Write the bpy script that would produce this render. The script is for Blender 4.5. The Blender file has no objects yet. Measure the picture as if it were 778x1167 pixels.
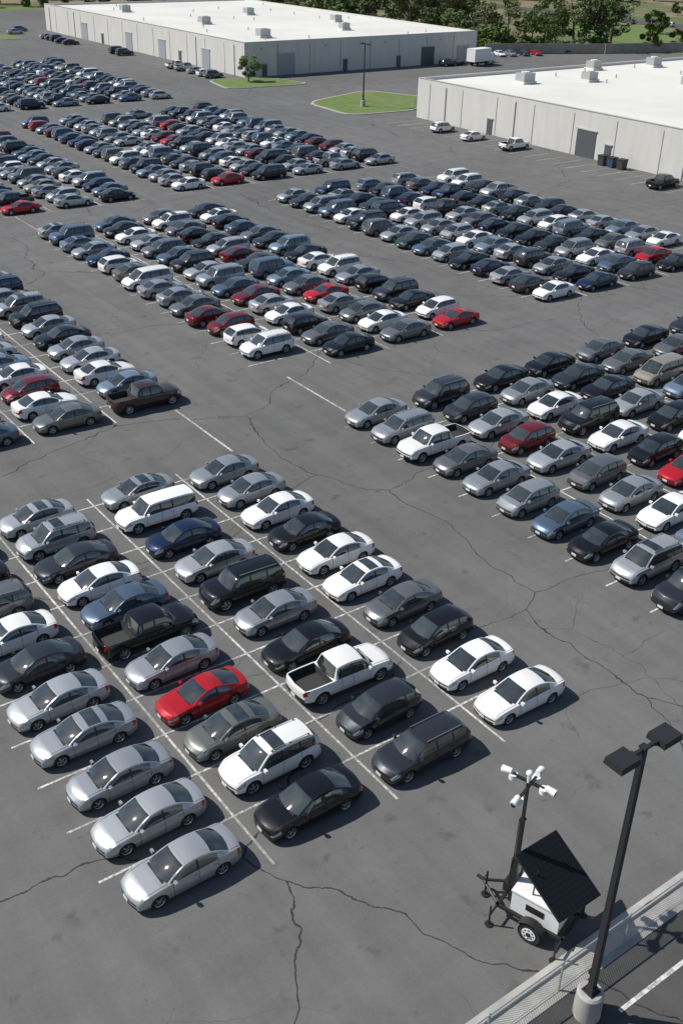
import bpy, bmesh, math, random
import numpy as np
from mathutils import Vector, Matrix
random.seed(7); rng=np.random.default_rng(7)
scene=bpy.context.scene
COL=scene.collection

# ------------------------------------------------------------------ materials
def new_mat(name):
    m=bpy.data.materials.new(name); m.use_nodes=True
    nt=m.node_tree; b=nt.nodes["Principled BSDF"]
    return m,nt,b
def simple(name,col,rough=.6,metal=0.,spec=.5,coat=0.,noise=0.,nscale=3.,bump=0.):
    m,nt,b=new_mat(name)
    b.inputs["Roughness"].default_value=rough
    b.inputs["Metallic"].default_value=metal
    b.inputs["Specular IOR Level"].default_value=spec
    b.inputs["Coat Weight"].default_value=coat
    b.inputs["Coat Roughness"].default_value=.05
    if noise>0:
        tc=nt.nodes.new("ShaderNodeTexCoord")
        n=nt.nodes.new("ShaderNodeTexNoise"); n.inputs["Scale"].default_value=nscale; n.inputs["Detail"].default_value=6
        nt.links.new(tc.outputs["Object"],n.inputs["Vector"])
        r=nt.nodes.new("ShaderNodeMapRange"); r.inputs[1].default_value=.3; r.inputs[2].default_value=.7
        r.inputs[3].default_value=1-noise; r.inputs[4].default_value=1+noise
        nt.links.new(n.outputs["Fac"],r.inputs[0])
        mx=nt.nodes.new("ShaderNodeVectorMath"); mx.operation='SCALE'
        mx.inputs[0].default_value=col[:3]
        nt.links.new(r.outputs[0],mx.inputs["Scale"])
        nt.links.new(mx.outputs[0],b.inputs["Base Color"])
        if bump>0:
            bp=nt.nodes.new("ShaderNodeBump"); bp.inputs["Strength"].default_value=bump; bp.inputs["Distance"].default_value=.02
            nt.links.new(n.outputs["Fac"],bp.inputs["Height"]); nt.links.new(bp.outputs[0],b.inputs["Normal"])
    else:
        b.inputs["Base Color"].default_value=(*col[:3],1)
    return m
class NB:
    def __init__(s,nt): s.nt=nt
    def n(s,t,**kw):
        nd=s.nt.nodes.new(t)
        for k,v in kw.items(): setattr(nd,k,v)
        return nd
    def l(s,a,b): s.nt.links.new(a,b)
    def math(s,op,a,b=None,c=None,clamp=False):
        nd=s.n("ShaderNodeMath",operation=op); nd.use_clamp=clamp
        for i,v in enumerate((a,b,c)):
            if v is None: continue
            if isinstance(v,(int,float)): nd.inputs[i].default_value=v
            else: s.l(v,nd.inputs[i])
        return nd.outputs[0]
    def noise(s,vec,scale,detail=4,rough=.55):
        nd=s.n("ShaderNodeTexNoise"); nd.inputs["Scale"].default_value=scale
        nd.inputs["Detail"].default_value=detail; nd.inputs["Roughness"].default_value=rough
        s.l(vec,nd.inputs["Vector"]); return nd
    def rng(s,v,a,b,c,d,smooth=False):
        nd=s.n("ShaderNodeMapRange"); nd.interpolation_type='SMOOTHSTEP' if smooth else 'LINEAR'
        for i,x in enumerate((a,b,c,d)): nd.inputs[i+1].default_value=x
        s.l(v,nd.inputs[0]); return nd.outputs[0]
    def mix(s,f,a,b):
        nd=s.n("ShaderNodeMix",data_type='RGBA')
        if isinstance(f,(int,float)): nd.inputs[0].default_value=f
        else: s.l(f,nd.inputs[0])
        for i,v in ((6,a),(7,b)):
            if isinstance(v,tuple): nd.inputs[i].default_value=(*v[:3],1)
            else: s.l(v,nd.inputs[i])
        return nd.outputs[2]

def asphalt_mat(name,lo,hi,cr=True,tint=(1,.995,.98)):
    m,nt,b=new_mat(name); N=NB(nt)
    tc=N.n("ShaderNodeTexCoord").outputs["Object"]
    big=N.noise(tc,.035,4).outputs["Fac"]
    med=N.noise(tc,.35,6,.65).outputs["Fac"]
    fine=N.noise(tc,9,4,.8).outputs["Fac"]
    mp=N.n("ShaderNodeMapping"); mp.inputs["Scale"].default_value=(.9,.035,1); N.l(tc,mp.inputs["Vector"])
    streak=N.noise(mp.outputs[0],1.0,4).outputs["Fac"]
    mp2=N.n("ShaderNodeMapping"); mp2.inputs["Scale"].default_value=(.03,.8,1); N.l(tc,mp2.inputs["Vector"])
    streak2=N.noise(mp2.outputs[0],1.0,4).outputs["Fac"]
    v=N.math('ADD',N.rng(big,.3,.7,0,.36),N.rng(med,.32,.68,0,.28))
    v=N.math('ADD',v,N.rng(fine,.3,.7,0,.24))
    v=N.math('ADD',v,N.rng(streak2,.35,.7,0,.12))
    v=N.math('ADD',v,N.rng(streak,.35,.7,-.08,.16),clamp=True)
    c=N.mix(v,tuple(lo*t for t in tint),tuple(hi*t for t in tint))
    st=N.noise(tc,.8,3,.6).outputs["Fac"]
    stf=N.rng(st,.60,.74,0,.45,True)
    c=N.mix(stf,c,(.05,.049,.047))
    sp=N.noise(tc,2.6,3,.6).outputs["Fac"]
    c=N.mix(N.rng(sp,.66,.76,0,.4,True),c,(.04,.039,.038))
    if cr:
        w1=N.noise(tc,.10,2); w2=N.noise(tc,.7,4,.55)
        def warp(vec,n,amt):
            sb=N.n("ShaderNodeVectorMath",operation='SUBTRACT'); N.l(n.outputs["Color"],sb.inputs[0]); sb.inputs[1].default_value=(.5,.5,.5)
            sc=N.n("ShaderNodeVectorMath",operation='SCALE'); N.l(sb.outputs[0],sc.inputs[0]); sc.inputs["Scale"].default_value=amt
            ad=N.n("ShaderNodeVectorMath",operation='ADD'); N.l(vec,ad.inputs[0]); N.l(sc.outputs[0],ad.inputs[1]); return ad.outputs[0]
        wv=warp(warp(tc,w1,7.0),w2,1.0)
        for scale,th,seed,mlo,mhi,dark in ((1/15.,.040,0,.32,.42,.85),(1/6.,.020,1,.48,.58,.6)):
            mp=N.n("ShaderNodeMapping"); mp.inputs["Location"].default_value=(seed*31.7,seed*17.3,0); N.l(wv,mp.inputs["Vector"])
            vo=N.n("ShaderNodeTexVoronoi",voronoi_dimensions='2D',feature='DISTANCE_TO_EDGE'); vo.inputs["Scale"].default_value=scale
            N.l(mp.outputs[0],vo.inputs["Vector"])
            ln=N.rng(vo.outputs["Distance"],th*scale*.3,th*scale*1.2,1,0,True)
            mk=N.noise(tc,.05 if seed==0 else .07,3).outputs["Fac"]
            f=N.math('MULTIPLY',ln,N.rng(mk,mlo,mhi,0,dark,True))
            c=N.mix(f,c,(.022,.022,.022))
    N.l(c,b.inputs["Base Color"]); b.inputs["Roughness"].default_value=.9; b.inputs["Specular IOR Level"].default_value=.15
    bp=N.n("ShaderNodeBump"); bp.inputs["Strength"].default_value=.35; bp.inputs["Distance"].default_value=.012
    N.l(fine,bp.inputs["Height"]); N.l(bp.outputs[0],b.inputs["Normal"])
    return m
M_ASPH=asphalt_mat("asphalt",.092,.182)
M_ASPH2=asphalt_mat("asphalt_dark",.06,.115)
def marking_mat():
    m,nt,b=new_mat("worn_white_paint"); N=NB(nt)
    tc=N.n("ShaderNodeTexCoord").outputs["Object"]
    a=N.noise(tc,5,5,.7).outputs["Fac"]; g=N.noise(tc,.2,2).outputs["Fac"]
    s=N.math('ADD',a,N.math('MULTIPLY',g,.6))
    f=N.rng(s,.62,.92,0,.85,True)
    c=N.mix(f,(.66,.66,.63),(.18,.18,.175))
    N.l(c,b.inputs["Base Color"]); b.inputs["Roughness"].default_value=.8
    return m
M_MARK=marking_mat()
def terrain_mat():
    m,nt,b=new_mat("dry_grass_ground"); N=NB(nt)
    tc=N.n("ShaderNodeTexCoord").outputs["Object"]
    a=N.noise(tc,.03,5,.65).outputs["Fac"]; g=N.noise(tc,.5,5,.7).outputs["Fac"]
    c=N.mix(N.rng(a,.44,.56,0,1,True),(.24,.19,.11),(.09,.13,.04))
    c=N.mix(N.rng(g,.35,.7,0,.5),c,(.12,.10,.055))
    N.l(c,b.inputs["Base Color"]); b.inputs["Roughness"].default_value=.95
    return m
M_TERR=terrain_mat()
def lawn_mat():
    m,nt,b=new_mat("lawn"); N=NB(nt)
    tc=N.n("ShaderNodeTexCoord").outputs["Object"]
    g=N.noise(tc,.6,6,.7).outputs["Fac"];h=N.noise(tc,.12,3,.7).outputs["Fac"]
    c=N.mix(N.rng(g,.35,.65,0,1),(.08,.145,.03),(.15,.20,.055))
    c=N.mix(N.rng(h,.52,.68,0,.7,True),c,(.20,.17,.09))
    N.l(c,b.inputs["Base Color"]); b.inputs["Roughness"].default_value=.95
    return m
M_LAWN=lawn_mat()
def paint_mat():
    m,nt,b=new_mat("car_paint"); N=NB(nt)
    oi=N.n("ShaderNodeObjectInfo"); tc=N.n("ShaderNodeTexCoord").outputs["Object"]
    d=N.noise(tc,1.5,4).outputs["Fac"]
    c=N.mix(N.rng(d,.5,.85,0,.03),oi.outputs["Color"],(.16,.145,.125))
    N.l(c,b.inputs["Base Color"])
    N.l(oi.outputs["Alpha"],b.inputs["Metallic"])
    b.inputs["Roughness"].default_value=.33; b.inputs["Specular IOR Level"].default_value=.10
    b.inputs["Coat Weight"].default_value=1.; b.inputs["Coat Roughness"].default_value=.015
    return m
M_PAINT=paint_mat()
def glass_mat():
    m,nt,b=new_mat("car_glass"); N=NB(nt)
    tc=N.n("ShaderNodeTexCoord").outputs["Object"]; oi=N.n("ShaderNodeObjectInfo")
    d=N.noise(tc,1.6,2).outputs["Fac"]
    c=N.mix(N.rng(d,.35,.7,0,1),(.008,.011,.012),(.035,.045,.047))
    c=N.mix(N.math('MULTIPLY',oi.outputs["Random"],.35),c,(.07,.09,.09))
    N.l(c,b.inputs["Base Color"]); b.inputs["Roughness"].default_value=.03; b.inputs["IOR"].default_value=1.7
    b.inputs["Specular IOR Level"].default_value=.9
    return m
M_GLASS=glass_mat()
M_TRIM=simple("black_plastic",(.018,.018,.019),.55)
M_RIM=simple("alloy_rim",(.42,.43,.44),.35,.7)
M_TYRE=simple("tyre_rubber",(.02,.02,.02),.85,noise=.2)
M_HEAD=simple("headlamp_lens",(.45,.47,.48),.12,.2,coat=1)
M_TAIL=simple("tail_lamp_red",(.28,.01,.01),.2,coat=1)
M_PLATE=simple("number_plate",(.65,.66,.66),.5)
M_BED=simple("bed_liner",(.035,.035,.036),.75)
CARMATS=[M_PAINT,M_GLASS,M_TRIM,M_RIM,M_TYRE,M_HEAD,M_TAIL,M_PLATE,M_BED]
PA,GL,TR,RI,TY,HE,TA,PL,BE=range(9)

# ------------------------------------------------------------------ mesh helper
class MB:
    def __init__(s): s.v=[];s.f=[];s.m=[]
    def add(s,co): s.v.append(tuple(co)); return len(s.v)-1
    def face(s,idx,m=0): s.f.append(tuple(idx)); s.m.append(m)
    def box(s,c,size,m=0,rot=None,taper=1.):
        hx,hy,hz=size[0]/2,size[1]/2,size[2]/2
        ids=[]
        for z in (-1,1):
            k=taper if z>0 else 1
            for x,y in ((-1,-1),(1,-1),(1,1),(-1,1)):
                p=Vector((x*hx*k,y*hy*k,z*hz))
                if rot is not None: p=rot@p
                ids.append(s.add(p+Vector(c)))
        a=ids
        for q in ((3,2,1,0),(4,5,6,7),(0,1,5,4),(1,2,6,5),(2,3,7,6),(3,0,4,7)): s.face([a[i] for i in q],m)
    def cyl(s,p0,p1,r0,r1=None,n=12,m=0,caps=True):
        r1=r0 if r1 is None else r1
        p0=Vector(p0);p1=Vector(p1);d=(p1-p0).normalized()
        u=d.orthogonal().normalized();w=d.cross(u)
        A=[];B=[]
        for i in range(n):
            t=2*math.pi*i/n;o=u*math.cos(t)+w*math.sin(t)
            A.append(s.add(p0+o*r0));B.append(s.add(p1+o*r1))
        for i in range(n):
            j=(i+1)%n;s.face((A[i],A[j],B[j],B[i]),m)
        if caps: s.face(A[::-1],m);s.face(B,m)
    def quad(s,a,b,c,d,m=0): s.face([s.add(a),s.add(b),s.add(c),s.add(d)],m)
    def mesh(s,name,mats,smooth=None,recalc=True):
        me=bpy.data.meshes.new(name); me.from_pydata(s.v,[],s.f)
        for mt in mats: me.materials.append(mt)
        me.polygons.foreach_set("material_index",s.m)
        if recalc:
            bm=bmesh.new();bm.from_mesh(me);bmesh.ops.recalc_face_normals(bm,faces=bm.faces);bm.to_mesh(me);bm.free()
        if smooth is not None:
            me.polygons.foreach_set("use_smooth",[True]*len(me.polygons))
            me.set_sharp_from_angle(angle=math.radians(smooth))
        me.update(); return me
def obj(name,me,loc=(0,0,0),rz=0,parent=None):
    o=bpy.data.objects.new(name,me); COL.objects.link(o); o.location=loc; o.rotation_euler=(0,0,rz)
    if parent: o.parent=parent
    return o
def empty(name,loc=(0,0,0),rz=0):
    o=bpy.data.objects.new(name,None); COL.objects.link(o); o.location=loc;o.rotation_euler=(0,0,rz); o.empty_display_size=.5; return o

# ------------------------------------------------------------------ cars
def car(name,L,W,zr,zs,xc,xh,xr,xb,gend,pillars,wf,wr,R,zsill=.2,bed=None,sunroof=False,rails=False,cladding=False,tailstyle=0,rw=.20):
    B=MB(); H2=L/2; w2=W/2
    zk=np.array(zs); fz=lambda x: float(np.interp(x,zk[:,0],zk[:,1]))
    fw=lambda x: w2*float(np.interp(x,[-H2,-H2+.08,-H2+.3,-H2+.9,H2-1.1,H2-.45,H2-.12,H2],[.88,.925,.965,1,1,.965,.91,.85]))
    Ra=R+.055
    S=set(np.round(np.linspace(-H2,H2,34),3))|{-H2+.05,-H2+.1,H2-.05,H2-.1,H2-.18}
    S={x for x in S if all(abs(x-c)>Ra+.04 for c in (wf,wr))}
    for c in (wf,wr):
        S|={c-Ra-.012,c+Ra+.012}
        S|={c+Ra*math.cos(t) for t in np.linspace(0,math.pi,11)}
    if bed: S|={bed[0],bed[0]-.03,bed[1],bed[1]+.03}
    S=sorted(S)
    def bow(x,y):
        k=0
        if x>H2-.7: t=(x-(H2-.7))/.7; k=-.20*t*t*(3-2*t)
        if x<-H2+.5: t=(-H2+.5-x)/.5; k=.13*t*t*(3-2*t)
        return k*min(1,(y/w2)**2)*1.1
    rings=[]
    for x in S:
        w=fw(x); z1=fz(x); zb=zsill
        if x>H2-.3: zb+= .05*(x-(H2-.3))/.3
        if x<-H2+.4: zb+=.10*(-H2+.4-x)/.4
        arch=0
        for c in (wf,wr):
            if abs(x-c)<=Ra+.001: arch=R+math.sqrt(max(0,Ra*Ra-(x-c)**2))
        cr=.05
        h=z1-zb
        pts=[(.92*w,zb),(.975*w,zb+.10*h),(1.0*w,zb+.38*h),(.995*w,zb+.62*h),(.97*w,zb+.88*h),(.93*w,z1),(.82*w,z1+.4*cr),(.45*w,z1+.85*cr),(0,z1+cr)]
        if bed and bed[1]-.001<=x<=bed[0]+.001:
            inner=(x<=bed[0]-.02 and x>=bed[1]+.02)
            zz=.72 if inner else z1
            pts[5]=(.95*w,z1);pts[6]=(.88*w,z1);pts[7]=(.86*w,zz);pts[8]=(0,zz)
        if bed and x<bed[1]: pts[6]=(.88*w,z1);pts[7]=(.5*w,z1);pts[8]=(0,z1)
        if arch>0:
            pts=[(min(y*1.0,w),max(z,arch+.012*k)) if k<5 else (y,z) for k,(y,z) in enumerate(pts)]
            pts[0]=(w*1.0,pts[0][1])
        ring=[]
        for sgn in (-1,1):
            seq=pts if sgn<0 else pts[:-1][::-1]
            for y,z in seq: ring.append(B.add((x+bow(x,y),sgn*y,z)))
        rings.append(ring)
    nR=17
    for i in range(len(S)-1):
        xm=(S[i]+S[i+1])/2
        for k in range(nR-1):
            kk=k if k<8 else 15-k
            m=PA
            if cladding and kk==0: m=TR
            if xm>H2-.50 and kk in(3,): m=HE
            if xm>H2-.30 and kk==4 and tailstyle==1: m=HE
            if xm<-H2+.26 and kk in(3,4) and not (tailstyle==1 and kk==3 and xm>-H2+.16): m=TA
            if kk==0 and (xm>H2-.3 or xm<-H2+.25): m=TR
            if bed and kk in(6,7) and bed[1]<xm<bed[0]: m=BE
            B.face((rings[i][k],rings[i+1][k],rings[i+1][k+1],rings[i][k+1]),m)
    # bonnet / boot shut lines
    for i in range(len(S)-1):
        on=(S[i]>xc-.1 and S[i+1]<H2-.15) or (not bed and S[i+1]<xb+.02 and S[i]>-H2+.06)
        if not on: continue
        for k in (6,10):
            a=B.v[rings[i][k]];b=B.v[rings[i+1][k]];e=.009
            B.quad((a[0],a[1]-e,a[2]+.004),(b[0],b[1]-e,b[2]+.004),(b[0],b[1]+e,b[2]+.004),(a[0],a[1]+e,a[2]+.004),TR)
    # caps
    fr=[-1,-.88,-.48,0,.48,.88,1]
    for end,ring,x in ((0,rings[0],S[0]),(1,rings[-1],S[-1])):
        rows=[]
        for k in range(5):
            a=ring[k];b=ring[16-k];y=abs(B.v[a][1]);z=B.v[a][2]
            rows.append([a]+[B.add((x+bow(x,y*f)+( .015 if end else -.01),y*f,z)) for f in fr[1:-1]]+[b])
        rows.append([ring[5],ring[6],ring[7],ring[8],ring[9],ring[10],ring[11]])
        for k in range(5):
            for j in range(6):
                m=PA
                if end:
                    if k==3: m=HE if j in(0,5) else TR
                    if k==1 and j in (1,2,3,4): m=TR
                    if k==0: m=TR
                else:
                    if k in(3,4) and j in (0,5): m=TA
                    if k==3 and j in (1,4) and tailstyle!=1: m=TA
                    if k==0: m=TR
                    if cladding and k==1: m=TR
                B.face((rows[k][j],rows[k][j+1],rows[k+1][j+1],rows[k+1][j]),m)
    B.box((0,0,.42),(L-.5,W-.55,.42),TR)
    B.box((-H2-.012,0,.62 if not bed else .55),(.02,.34,.16),PL)
    B.box((H2+.03,0,.42),(.02,.34,.13),PL)
    # greenhouse
    cr=.05
    zc0=fz(xc)+.03; zb0=fz(xb)+.03
    kx=[xb,xr,xr+.25,(xr+xh)/2-.1,xh-.35,xh,xc]; kz=[zb0,zr-.075,zr-.03,zr,zr-.015,zr-.07,zc0]
    gs=set(np.linspace(xc,xh,6))|set(np.linspace(xr,xb,5))|set(np.linspace(xh,xr,7))|{xh-.06}
    for p in pillars: gs|={p-.045,p+.045}
    if gend>xb+.01: gs|={gend}
    srf=(xh-.30,xh-.30-.62)
    if sunroof: gs|=set(srf)
    gs=sorted(gs); g2=[gs[0]]
    for x in gs[1:]:
        if x-g2[-1]>.015: g2.append(x)
    gs=g2
    frc=[-1,-.93,-.5,0,.5,.93,1]; tl=[0,.09,.87,1]
    top=[];sides=[[],[]]
    for x in gs:
        zc=float(np.interp(x,kx,kz))
        if xh<x<xc: t=(x-xh)/(xc-xh); zc+=.03*math.sin(math.pi*t)
        if xb<x<xr: t=(x-xb)/(xr-xb); zc+=.03*math.sin(math.pi*t)
        zbelt=fz(x)
        hf=max(0,min(1,(zc-zbelt-.03)/(zr-zbelt)))
        wt=w2*(.865-.175*hf)
        row=[]
        for f in frc:
            sh=0
            if x>=xh-.01: sh=(.13*(1-hf)+.04)*(1-f*f)
            if x<=xr+.01: sh=-(.10*(1-hf)+.03)*(1-f*f)
            row.append(B.add((x+sh,f*wt,zc-cr*f*f)))
        top.append(row)
        yb=.925*fw(x)
        for si,sg in enumerate((-1,1)):
            col=[]
            for t in tl[:-1]:
                y=yb*(1-t)+wt*t+.025*math.sin(math.pi*t)*hf
                col.append(B.add((x,sg*y,(zbelt-.012)*(1-t)+(zc-cr)*t)))
            col.append(row[0] if sg<0 else row[-1])
            sides[si].append(col)
    for i in range(len(gs)-1):
        xm=(gs[i]+gs[i+1])/2
        for j in range(6):
            m=PA
            if xm>xh: m=PA if j in (0,5) else GL
            if xm<xr: m=PA if j in (0,5) else GL
            if xr<xm<xh and sunroof and srf[1]<xm<srf[0] and 0<j<5: m=GL
            B.face((top[i][j],top[i+1][j],top[i+1][j+1],top[i][j+1]),m)
        for si in (0,1):
            for k in range(3):
                m=PA
                if k==1 and gend<xm<xc-.10:
                    m=GL
                    for p in pillars:
                        if abs(xm-p)<.05: m=TR
                if k==0 and gend-.02<xm<xc-.05: m=TR
                c0=sides[si][i];c1=sides[si][i+1]
                B.face((c0[k],c1[k],c1[k+1],c0[k+1]),m)
    B.box((xc+.10,0,fz(xc)+.035),(.10,W*.66,.02),TR)
    for sg in (-1,1):
        B.box((xc-.28,sg*(w2+.05),fz(xc-.28)+.08),(.12,.20,.13),PA)
        B.box((xc-.28,sg*(w2-.06),fz(xc-.28)+.04),(.08,.14,.05),TR)
    seams=[xc-.22]+list(pillars[:1])
    if len(pillars)>1: seams.append(pillars[1])
    else: seams.append(gend+.02 if gend<pillars[0]-.5 else pillars[0]-.95)
    for x in seams:
        near=any(abs(x-c)<Ra for c in (wf,wr))
        w=fw(x);z1=fz(x);h=z1-zsill
        pts=[(.975*w,zsill+.10*h),(1.0*w,zsill+.38*h),(.995*w,zsill+.62*h),(.97*w,zsill+.88*h),(.932*w,z1-.005)]
        if near: pts=pts[2:]
        for sg in (-1,1):
            for a,b in zip(pts[:-1],pts[1:]):
                e=.004
                B.quad((x-.009,sg*(a[0]+e),a[1]),(x+.009,sg*(a[0]+e),a[1]),(x+.009,sg*(b[0]+e),b[1]),(x-.009,sg*(b[0]+e),b[1]),TR)
    for x in seams[1:3]:
        for sg in (-1,1):
            B.box((x+.13,sg*(fw(x)*.985+.012),zsill+.80*(fz(x)-zsill)),(.18,.03,.03),PA)
    if rails:
        for sg in (-1,1):
            y=sg*w2*.64
            B.cyl((xr+.15,y,zr-.01),(xh-.15,y,zr+.005),.022,n=6,m=RI)
            for xx in (xr+.2,(xr+xh)/2,xh-.2): B.box((xx,y,zr-.035),(.08,.04,.06),TR)
    for c in (wf,wr):
        for sg in (-1,1):
            yo=sg*(w2-.03); yi=sg*(w2-.25); n=22
            prof=[(R-.03,yi),(R,yi+sg*.03),(R,yo-sg*.03),(R-.035,yo),(R*.70,yo-sg*.004)]
            rr=[]
            for r,y in prof:
                rr.append([B.add((c+r*math.cos(2*math.pi*i/n),y,R+r*math.sin(2*math.pi*i/n))) for i in range(n)])
            for a in range(len(rr)-1):
                for i in range(n):
                    j=(i+1)%n; B.face((rr[a][i],rr[a][j],rr[a+1][j],rr[a+1][i]),TY)
            r1,r2=R*.70,R*.60
            o1=[B.add((c+r1*math.cos(2*math.pi*i/n),yo-sg*.002,R+r1*math.sin(2*math.pi*i/n))) for i in range(n)]
            o2=[B.add((c+r2*math.cos(2*math.pi*i/n),yo-sg*.03,R+r2*math.sin(2*math.pi*i/n))) for i in range(n)]
            for i in range(n):
                j=(i+1)%n;B.face((o1[i],o1[j],o2[j],o2[i]),RI)
            B.face([B.add((c+r1*math.cos(2*math.pi*i/n),yo-sg*.055,R+r1*math.sin(2*math.pi*i/n))) for i in range(n)],TR)
            ph=random.random()*6
            for q in range(5 if not bed else 6):
                a=ph+2*math.pi*q/(5 if not bed else 6); ca,sa=math.cos(a),math.sin(a)
                def P(r,t,yy): return (c+r*ca-t*sa,yy,R+r*sa+t*ca)
                wd=.042
                B.quad(P(.03,-wd,yo-sg*.022),P(r2+.02,-wd*.75,yo-sg*.024),P(r2+.02,wd*.75,yo-sg*.024),P(.03,wd,yo-sg*.022),RI)
            B.cyl((c,yo-sg*.05,R),(c,yo-sg*.012,R),.05,n=8,m=RI)
    return B.mesh(name,CARMATS,smooth=38)

def Z(L,*k):
    H2=L/2; return [(x if abs(x)<9 else math.copysign(H2-(abs(x)-10),x),z) for x,z in k]
MESH={}
for s in (0,1):
    MESH['sedan_a%d'%s]=car("sedan_a%d"%s,4.78,1.83,1.45,Z(4.78,(-10,.76),(-10.05,.92),(-10.22,.985),(-1.6,1.0),(-.8,.965),(.8,.92),(1.3,.88),(1.85,.80),(2.15,.71),(2.3,.64),(10,.56)),1.02,.22,-.98,-1.78,-1.20,[-.32],1.42,-1.36,.325,sunroof=bool(s))
    MESH['sedan_b%d'%s]=car("sedan_b%d"%s,4.62,1.78,1.46,Z(4.62,(-10,.74),(-10.06,.93),(-10.2,1.0),(-1.4,1.02),(-.7,.98),(.8,.93),(1.3,.90),(1.8,.83),(2.1,.74),(10,.58)),1.10,.30,-.90,-1.66,-1.12,[-.22],1.38,-1.30,.315,sunroof=bool(s),tailstyle=1)
    MESH['suv_a%d'%s]=car("suv_a%d"%s,4.66,1.87,1.70,Z(4.66,(-10,.78),(-10.04,1.02),(-10.14,1.10),(-1.2,1.09),(.8,1.02),(1.4,1.0),(1.85,.94),(2.1,.85),(10,.66)),1.12,.45,-1.86,-2.20,-1.92,[-.15,-1.12],1.42,-1.34,.37,zsill=.27,sunroof=bool(s),rails=True,cladding=True,tailstyle=1)
MESH['coupe']=car("coupe",4.55,1.80,1.37,Z(4.55,(-10,.74),(-10.06,.90),(-10.2,.955),(-1.4,.97),(-.7,.93),(.7,.89),(1.2,.85),(1.75,.77),(2.1,.68),(10,.56)),.90,.05,-.78,-1.78,-1.10,[-.42],1.36,-1.28,.325)
MESH['hatch']=car("hatch",4.28,1.77,1.50,Z(4.28,(-10,.76),(-10.04,.96),(-10.12,1.02),(-1.2,1.03),(-.6,1.0),(.8,.95),(1.3,.91),(1.7,.83),(10,.60)),1.12,.35,-1.50,-1.98,-1.55,[-.20,-1.0],1.32,-1.24,.315,tailstyle=1)
MESH['wagon']=car("wagon",4.82,1.84,1.56,Z(4.82,(-10,.76),(-10.04,1.0),(-10.14,1.05),(-1.4,1.05),(.8,.97),(1.3,.94),(1.9,.86),(2.2,.76),(10,.62)),1.08,.35,-1.95,-2.26,-2.0,[-.25,-1.2],1.42,-1.38,.34,zsill=.23,rails=True,tailstyle=1)
MESH['suv_b']=car("suv_b",4.90,1.93,1.80,Z(4.90,(-10,.80),(-10.04,1.10),(-10.12,1.17),(-1.2,1.16),(.8,1.12),(1.5,1.10),(2.0,1.06),(2.25,.98),(10,.74)),1.12,.62,-2.02,-2.30,-2.08,[-.10,-1.15],1.52,-1.42,.385,zsill=.32,rails=True,cladding=True,tailstyle=1)
MESH['minivan']=car("minivan",5.02,1.95,1.74,Z(5.02,(-10,.78),(-10.04,1.02),(-10.12,1.08),(-1.4,1.07),(1.2,1.0),(1.6,.96),(2.1,.86),(10,.62)),1.52,.72,-2.02,-2.38,-2.08,[.02,-1.05],1.55,-1.45,.34,zsill=.22,tailstyle=1)
MESH['pickup']=car("pickup",5.50,1.95,1.80,Z(5.50,(-10,1.05),(-10.02,1.14),(-1.2,1.15),(1.0,1.13),(1.5,1.11),(2.2,1.06),(2.5,1.0),(10,.76)),1.32,.78,-.70,-.92,-.74,[.12,-.55],1.78,-1.66,.385,zsill=.36,bed=(-1.02,-2.66),cladding=True,tailstyle=1)
MESH['pickup_cap']=car("pickup_cap",5.20,1.86,1.76,Z(5.20,(-10,1.0),(-10.03,1.08),(-1.2,1.1),(1.0,1.07),(1.5,1.05),(2.1,1.0),(2.35,.93),(10,.72)),1.25,.70,-2.3,-2.5,-2.35,[.05,-.75],1.66,-1.58,.37,zsill=.32,cladding=True,tailstyle=1)

PC={'silver':(.46,.475,.49,.5),'silver2':(.35,.37,.39,.5),'gray':(.17,.175,.185,.5),'graygreen':(.17,.18,.165,.5),'charcoal':(.030,.034,.042,.3),
'black':(.006,.006,.008,.0),'white':(.80,.80,.79,0.),'navy':(.010,.020,.060,.3),'steel':(.10,.145,.21,.5),'ltblue':(.23,.30,.385,.5),
'red':(.40,.010,.016,.1),'maroon':(.14,.010,.014,.3),'beige':(.34,.31,.25,.4),'brown':(.045,.022,.016,.3),'green':(.03,.055,.045,.35)}
def put(kind,colr,a,b,face=-1,jit=True,name="parked_car"):
    nm="pickup_truck" if kind.startswith('pickup') else ("parked_suv" if kind.startswith('suv') else ("parked_minivan" if kind=='minivan' else ("parked_wagon" if kind=='wagon' else name)))
    o=bpy.data.objects.new(nm,MESH[kind]); COL.objects.link(o)
    ja,jb,jr=(random.uniform(-.2,.2),random.uniform(-.08,.08),random.gauss(0,.012)) if jit else (0,0,0)
    o.location=(a+ja,b+jb,.012); o.rotation_euler=(0,0,(math.pi if face<0 else 0)+jr)
    s=.855 if (a<30 and b<50) else .89
    o.scale=(s,s,s)
    c=PC[colr]; k=random.uniform(.92,1.06)
    o.color=(min(c[0]*k,.82),min(c[1]*k,.82),min(c[2]*k,.82),c[3])
    return o
KW=[('sedan_a0',21),('sedan_a1',9),('sedan_b0',19),('sedan_b1',7),('coupe',6),('hatch',8),('suv_a0',10),('suv_a1',4),('wagon',4),('suv_b',4),('minivan',4),('pickup',2)]
CW=[('silver',20),('silver2',13),('gray',9),('graygreen',2),('charcoal',11),('black',20),('white',14),('navy',8),('steel',9),('ltblue',10),('red',4),('maroon',2.2),('beige',1.2),('green',.8)]
def rc(W): return random.choices([k for k,_ in W],[w for _,w in W])[0]
def rowfill(a,b0,b1,given=(),step=2.68,skip=.0,face=None):
    b=b0;i=0
    while b<=b1+.01:
        if i<len(given): k,c=given[i][:2]; f=given[i][2] if len(given[i])>2 else (-1 if random.random()<.8 else 1)
        else: k,c=rc(KW),rc(CW); f=-1 if random.random()<.7 else 1
        if i<len(given) or random.random()>=skip: put(k,c,a,b,face or f)
        b+=step;i+=1
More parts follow.
